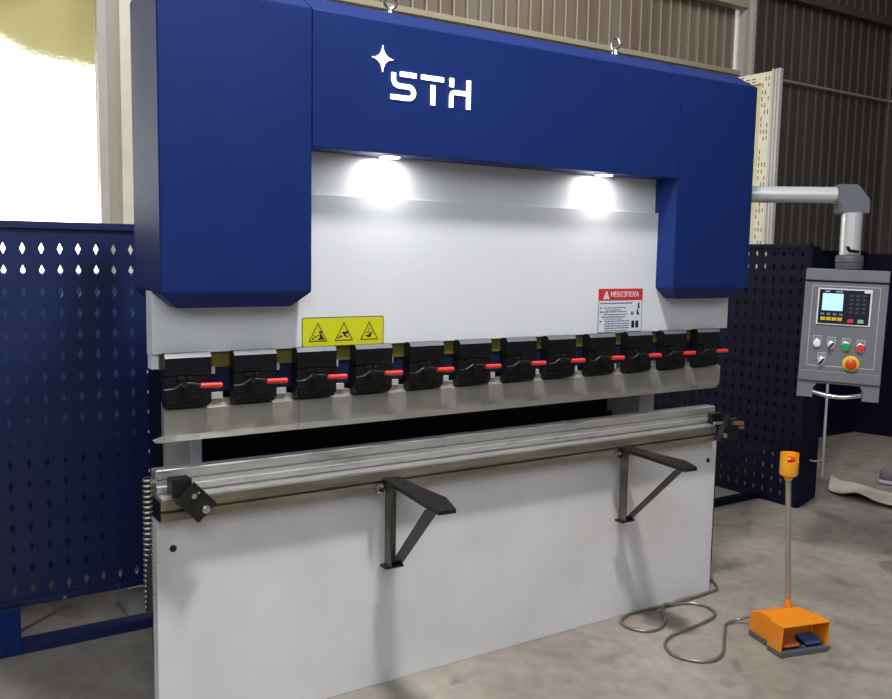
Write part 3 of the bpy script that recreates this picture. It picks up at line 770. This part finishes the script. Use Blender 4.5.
def key(u, v, w, h, m): pbuild(fprism([(u-w/2,v-h/2),(u+w/2,v-h/2),(u+w/2,v+h/2),(u-w/2,v+h/2)], .0075, .0105, .0008), 'key', m, ct)
for k in range(4): key(.235+.075*k, .343, .045, .018, M['btn_grey'])
for k in range(4): key(.245+.068*k, .379, .058, .026, M['btn_yellow'])
for r in range(5):
    for c in range(3): key(.575+.075*c, .195+.032*r, .045, .018, M['btn_key'])
key(.58, .388, .07, .028, M['btn_pink']); key(.70, .388, .07, .028, M['btn_mint'])
def legend(u, v):
    b = MB()
    for q in (((u-.05,v-.062),(u+.05,v-.062),(u+.05,v-.056),(u-.05,v-.056)), ((u-.05,v-.062),(u-.042,v-.062),(u-.042,v+.03),(u-.05,v+.03)), ((u+.042,v-.062),(u+.05,v-.062),(u+.05,v+.03),(u+.042,v+.03)), ((u-.02,v-.045),(u+.02,v-.045),(u+.02,v-.040),(u-.02,v-.040)), ((u-.05,v-.032),(u+.05,v-.032),(u+.05,v-.028),(u-.05,v-.028))):
        b.prism([L2(*p) for p in q], 'z', 0, .0012)
    pbuild(b, 'legend_plate', M['pend_line'], body)
def button(u, v, r, m, h=.014, name='push_button'):
    x, y = L2(u, v)
    ri = pbuild(MB().lathe([(r*1.18,0),(r*1.18,.005),(r*1.02,.007),(r*.9,.007)], mtx=Matrix.Translation((x, y, 0))), name, M['chrome'], g, smooth=40)
    pbuild(MB().lathe([(r,.002),(r,h*.8),(r*.85,h),(r*.2,h*1.02)], mtx=Matrix.Translation((x, y, 0))), 'cap', m, ri, smooth=40)
    return ri
for u, v in ((.20,.575),(.375,.58),(.555,.585),(.73,.59),(.27,.705)): legend(u, v)
button(.20,.575,.0165,M['btn_white'])['label'] = 'white push button'; button(.555,.585,.0185,M['btn_green'])['label'] = 'green push button'; button(.73,.592,.0175,M['btn_red'])['label'] = 'red push button'
for u, v in ((.375,.585),(.275,.71)):
    k = button(u, v, .0165, M['alu'], .010, 'selector_switch')
    x, y = L2(u, v); b = MB(); b.box(-.004,.004,-.016,.016,.010,.022,.001); b.bm.transform(Matrix.Translation((x,y,0)) @ Matrix.Rotation(-.6,4,'Z'))
    pbuild(b, 'knob', M['black'], k)
x, y = L2(.63,.715)
es = pbuild(MB().lathe([(.036,0),(.036,.005),(.033,.007),(.02,.007)], mtx=Matrix.Translation((x,y,0))), 'emergency_stop', M['btn_yellow'], g, smooth=40)
pbuild(MB().lathe([(.012,.004),(.012,.018),(.023,.021),(.024,.028),(.018,.033),(.004,.035)], mtx=Matrix.Translation((x,y,0))), 'mushroom_button', M['btn_red'], es, smooth=40)
hp = [(L2(.20,.955)[0], L2(.2,.955)[1], .004)]
for k in range(0, 11):
    s_ = k/10; x, y = L2(.20+.58*s_, .952+.022*math.sin(PI*s_)); hp.append((x, y, .006+.022*math.sin(PI*s_)))
b = MB(); b.tube(hp[1:], .0105, 10); pbuild(b, 'handle', M['chrome'], g, smooth=50)

# ---------------------------------------------------------------- foot pedal
pr = Vector((2.318, -.525, 0)); fd = Vector((-.26, -.966, 0)).normalized()   # front direction
yaw = math.atan2(fd.y, fd.x)+PI/2     # local -y -> fd
g = thing('foot_pedal', 'orange foot pedal guard with blue and red pedals on the floor', 'foot pedal', (pr.x, pr.y, 0), yaw)
PM = Matrix.Translation(pr) @ Matrix.Rotation(yaw, 4, 'Z')
def fb(b, name, m, parent=None, **k): return b.build(name, m, parent or g, mtx=PM, **k)
hwid = .108; y_f = -.125; y_m = .0; y_r = .095; H = .125; H2 = .100
b = MB(); b.prism([(-hwid-.003,y_f-.004),(hwid+.003,y_f-.004),(hwid+.003,-.045),(.108,-.045),(.106,y_r),(-.090,y_r),(-.095,-.045),(-hwid-.003,-.045)], 'z', 0, .022, .002)
base = fb(b, 'base', M['pedal_grey'])
fb(MB().box(-.004,.004,y_f,.0,.02,.034), 'divider', M['pedal_grey'], base)
# hood : shell made of walls and roof
b = MB(); th = .004
side_poly = [(y_f,.022),(-.045,.022),(-.045,H),(y_f-.008,H)]
for s in (-1, 1):
    x = s*hwid; b.prism(side_poly, 'x', x-th/2, x+th/2)
b.prism([(-hwid-.002,y_f-.008),(hwid+.002,y_f-.008),(hwid+.002,-.045),(-hwid-.002,-.045)], 'z', H-th, H+.001, .001)
b.prism([(-.044,.022),(y_r,.022),(y_r,H2),(.03,H-.002),(-.044,H-.001)], 'x', -.088, .104, .002)
b.prism([(-.0475,.022),(-.0445,.022),(-.0445,H),(-.0475,H)], 'x', -hwid, -.090)
b.prism([(-.0475,.022),(-.0445,.022),(-.0445,H),(-.0475,H)], 'x', .090, hwid)
hood = fb(b, 'hood', M['orange'])
for x, m, l in ((-.052, M['pedal_red'], 'red-brown foot pedal plate'), (.052, M['pedal_blue'], 'blue foot pedal plate')):
    t = MB(); t.prism([(-.116,.034),(-.116,.042),(-.056,.056),(-.056,.046)], 'x', x-.038, x+.038, .001)
    o = fb(t, 'pedal', m); o['label'] = l
    fb(MB().prism([(-.110,.022),(-.110,.032),(-.056,.044),(-.056,.022)], 'x', x-.034, x+.034), 'pedal_body', M['black_matte'], o)
pz = .665
# pole location solved in world: px 787,612 on top of hood
lb = PM.inverted() @ Vector((2.378, -.50, 0)); lp = PM.inverted() @ Vector((2.330, -.50, 0))
def PL(z): q = lb+(lp-lb)*((z-.1)/.56); return (q.x, q.y, z)
fb(MB().cyl(PL(.10), PL(.668), .0105, seg=20), 'pole', M['pole'], smooth=40)
fb(MB().cyl(PL(.095), PL(.155), .0125, seg=20), 'pole_socket', M['orange'], smooth=40)
cup = fb(MB().lathe([(.014,.654),(.018,.666),(.033,.674),(.0355,.680),(.0355,.730),(.031,.730),(.031,.69),(.005,.69)], mtx=Matrix.Translation((lp.x, lp.y, 0))), 'stop_cup', M['yellowcup'], smooth=35)
# raised back rim with a notch in front-right
b = MB(); t = bmesh.new(); seg = 20; a0, a1 = -.15*PI, 1.22*PI
ring = []
for i in range(seg+1):
    a = a0+(a1-a0)*i/seg; ring.append([t.verts.new((lp.x+r*math.cos(a), lp.y+r*math.sin(a), z)) for r, z in ((.031,.728),(.0355,.728),(.0355,.762),(.031,.762))])
for i in range(seg):
    for k in range(4): t.faces.new((ring[i][k], ring[i][(k+1) % 4], ring[i+1][(k+1) % 4], ring[i+1][k]))
t.faces.new(ring[0]); t.faces.new(ring[-1][::-1]); bmesh.ops.recalc_face_normals(t, faces=t.faces); b.add(t)
fb(b, 'rim', M['yellowcup'], cup, smooth=35)
fb(MB().lathe([(.010,.689),(.010,.728),(.020,.732),(.021,.740),(.016,.747),(.004,.749)], mtx=Matrix.Translation((lp.x, lp.y, 0))), 'stop_button', M['btn_red'], cup, smooth=35)
# cable
cab = [(2.62,.10),(2.575,.03),(2.53,-.018),(2.47,-.026),(2.392,-.032),(2.184,-.034),(2.022,-.018),(1.94,-.028),(1.883,-.063),(1.871,-.127),(1.906,-.182),(1.978,-.191),(2.057,-.144),(2.146,-.061),(2.212,-.045),(2.293,-.07),(2.326,-.142),(2.285,-.232),(2.212,-.261),(2.085,-.255),(1.954,-.267),(1.88,-.309),(1.836,-.397),(1.869,-.476),(1.934,-.506),(2.02,-.477),(2.194,-.344),(2.286,-.293),(2.367,-.315)]
# correct order of the loop points (traced from the corner of the bed to the pedal)
cab = cab[:9]+[(1.871,-.127),(1.906,-.182),(1.978,-.191),(2.057,-.144),(2.10,-.09),(2.146,-.055),(2.212,-.045),(2.293,-.07),(2.326,-.142),(2.285,-.215),(2.18,-.245),(2.06,-.258),(1.954,-.27),(1.875,-.315),(1.836,-.397),(1.869,-.476),(1.934,-.506),(2.02,-.477),(2.12,-.40),(2.194,-.344),(2.25,-.305),(2.31,-.315),(2.335,-.36),(2.342,-.428)]
zz = []
P = [(x, y, .0085) for x, y in cab]
P = [(x, y, .026 if abs(x-2.146) < .01 else z) for x, y, z in P]
P[-3] = (P[-3][0], P[-3][1], .018); P[-2] = (P[-2][0], P[-2][1], .040); P[-1] = (P[-1][0], P[-1][1], .045)
b = MB(); b.tube(spline(P, 7), .0062, 8)
o = b.build('cable', M['conduit'], None, smooth=60); tag(o, 'grey metal-sheathed cable looping over the floor from press to foot pedal', 'cable')

# ---------------------------------------------------------------- sheet and shoe on the floor
n, k_ = 40, 24; t = bmesh.new(); V = []
c00, c01, c10, c11 = Vector((4.60,.80)), Vector((4.90,.98)), Vector((4.50,.22)), Vector((4.90,.30))
for i in range(n+1):
    r = []
    u = i/n
    for j in range(k_+1):
        v = j/k_
        p = (c00*(1-v)+c01*v)*(1-u)+(c10*(1-v)+c11*v)*u
        z = .006+.025*math.exp(-((u-.0)/.07)**2)*(.4+.6*v)+.05*math.exp(-((u-.52)/.16)**2)*math.exp(-(v/.38)**2)+.012*math.sin(u*6+v*3)**2+.02*math.exp(-((u-1)/.2)**2)
        p = p+Vector((-.03*math.sin(u*5)*(1-v), .05*math.sin(u*3)*(1-v)))
        r.append(t.verts.new((p.x, p.y, z)))
    V.append(r)
for i in range(n):
    for j in range(k_): t.faces.new((V[i][j], V[i+1][j], V[i+1][j+1], V[i][j+1]))
b = MB(); b.add(t); o = b.build('cardboard_sheet', M['sheet'], None, smooth=70); md = o.modifiers.new('s', 'SOLIDIFY'); md.thickness = .004; md.offset = 1
tag(o, 'curled beige cardboard sheet lying on the floor at the right edge', 'sheet')
# shoe : lofted upper on a sole
sg = thing('shoe', 'grey shoe with pale sole on the floor at the right edge of the photo', 'shoe', (5.17, .62, 0), math.radians(-40))
SM = Matrix.Translation((5.17, .62, 0)) @ Matrix.Rotation(math.radians(-65), 4, 'Z')
def loft(prof, z0s):
    t = bmesh.new(); rings = []
    for (x, w, z0, z1) in prof:
        rings.append([t.verts.new((x, w*math.cos(a), z0+(z1-z0)*(.5+.5*math.sin(a)))) for a in [2*PI*q/16 for q in range(16)]])
    for i in range(len(rings)-1):
        for q in range(16): t.faces.new((rings[i][q], rings[i][(q+1) % 16], rings[i+1][(q+1) % 16], rings[i+1][q]))
    t.faces.new(rings[0][::-1]); t.faces.new(rings[-1]); bmesh.ops.recalc_face_normals(t, faces=t.faces); return t
MB().add(loft([(-.15,.012,.0,.03),(-.14,.032,.0,.035),(-.09,.043,.0,.034),(-.02,.038,.0,.03),(.05,.046,.0,.03),(.11,.042,.004,.03),(.145,.015,.012,.03)], 0)).build('sole', M['sole'], sg, smooth=50, mtx=SM)
MB().add(loft([(-.145,.012,.02,.09),(-.12,.034,.02,.115),(-.06,.036,.02,.115),(-.01,.035,.02,.095),(.05,.040,.02,.07),(.11,.034,.02,.055),(.138,.012,.022,.04)], 0)).build('upper', M['shoe'], sg, smooth=50, mtx=SM)

# ---------------------------------------------------------------- lights
def area(name, loc, target, size, power, col=(1,1,1), sy=None, spread=None):
    l = bpy.data.lights.new(name, 'AREA'); l.energy = power; l.color = col; l.size = size
    if sy: l.shape = 'RECTANGLE'; l.size_y = sy
    if spread: l.spread = spread
    o = bpy.data.objects.new(name, l); COL.objects.link(o); o.location = loc
    o.rotation_euler = (Vector(target)-Vector(loc)).to_track_quat('-Z', 'Y').to_euler(); return o
area('ceiling_lamp', (.57, -1.35, 4.6), (.9, -.8, 0), .35, 165, (1,.98,.95))
area('fill_light_front', (-1.5, -5.5, 4.5), (1.5, 0, 1.0), 3.0, 128, (.92,.96,1.0))  # unseen fill added to light the machine front evenly
area('fill_light_left', (-3.5, -1.5, 3.4), (1.0, 0, 1.3), 2.0, 40, (.9,.95,1.0))  # unseen fill added from the camera's left
area('fill_light_back', (5.5, 2.6, 6.5), (6.5, 6, 3.8), 1.5, 130, (1,.97,.92))  # unseen fill added to brighten the corrugated back wall
area('fill_light_rear', (.9, 3.2, 6.2), (1.4, 6, 2.6), 1.2, 90, (1,.98,.94))  # unseen fill added to brighten the plaster wall and pillar
area('window_daylight', (-.1, WY-.2, 2.7), (0, 0, .8), 2.4, 90, (1,.98,.94), 2.8)
for x, y in LAMPS:
    l = bpy.data.lights.new('led_disc', 'AREA'); l.shape = 'DISK'; l.size = .05; l.energy = 1.0; l.color = (1,.98,.95)
    o = bpy.data.objects.new('led_disc', l); COL.objects.link(o); o.location = (x, y, ZC-.0095); o.rotation_euler = (math.radians(4), 0, 0)

w = bpy.data.worlds.new('World'); SC.world = w; w.use_nodes = True
nt = w.node_tree; bg = nt.nodes['Background']
tc = nt.nodes.new('ShaderNodeTexCoord'); sx = nt.nodes.new('ShaderNodeSeparateXYZ'); cr = nt.nodes.new('ShaderNodeValToRGB')
nt.links.new(tc.outputs['Generated'], sx.inputs[0]); nt.links.new(sx.outputs['Z'], cr.inputs['Fac'])
cr.color_ramp.elements[0].position = 0; cr.color_ramp.elements[0].color = (.08,.08,.085,1)
cr.color_ramp.elements[1].position = .7; cr.color_ramp.elements[1].color = (.55,.57,.60,1)
nt.links.new(cr.outputs[0], bg.inputs['Color']); bg.inputs['Strength'].default_value = .5

# ---------------------------------------------------------------- camera
cam = bpy.data.cameras.new('camera'); co = bpy.data.objects.new('camera', cam); COL.objects.link(co); SC.camera = co
yaw, pitch, roll = .58337, -.10664, .01732
fw = Vector((math.sin(yaw)*math.cos(pitch), math.cos(yaw)*math.cos(pitch), math.sin(pitch)))
r = Vector((math.cos(yaw), -math.sin(yaw), 0)); u = r.cross(fw)
r2 = r*math.cos(roll)+u*math.sin(roll); u2 = -r*math.sin(roll)+u*math.cos(roll)
co.matrix_world = Matrix(((r2.x, u2.x, -fw.x, -.72649), (r2.y, u2.y, -fw.y, -2.65893), (r2.z, u2.z, -fw.z, 1.52154), (0, 0, 0, 1)))
cam.sensor_fit = 'HORIZONTAL'; cam.sensor_width = 36; cam.lens = 900/892*36
cam.clip_start = .05; cam.clip_end = 100

SC.view_settings.view_transform = 'Standard'; SC.view_settings.look = 'None'; SC.view_settings.gamma = 1
SC.view_settings.use_curve_mapping = False; SC.view_settings.exposure = 0
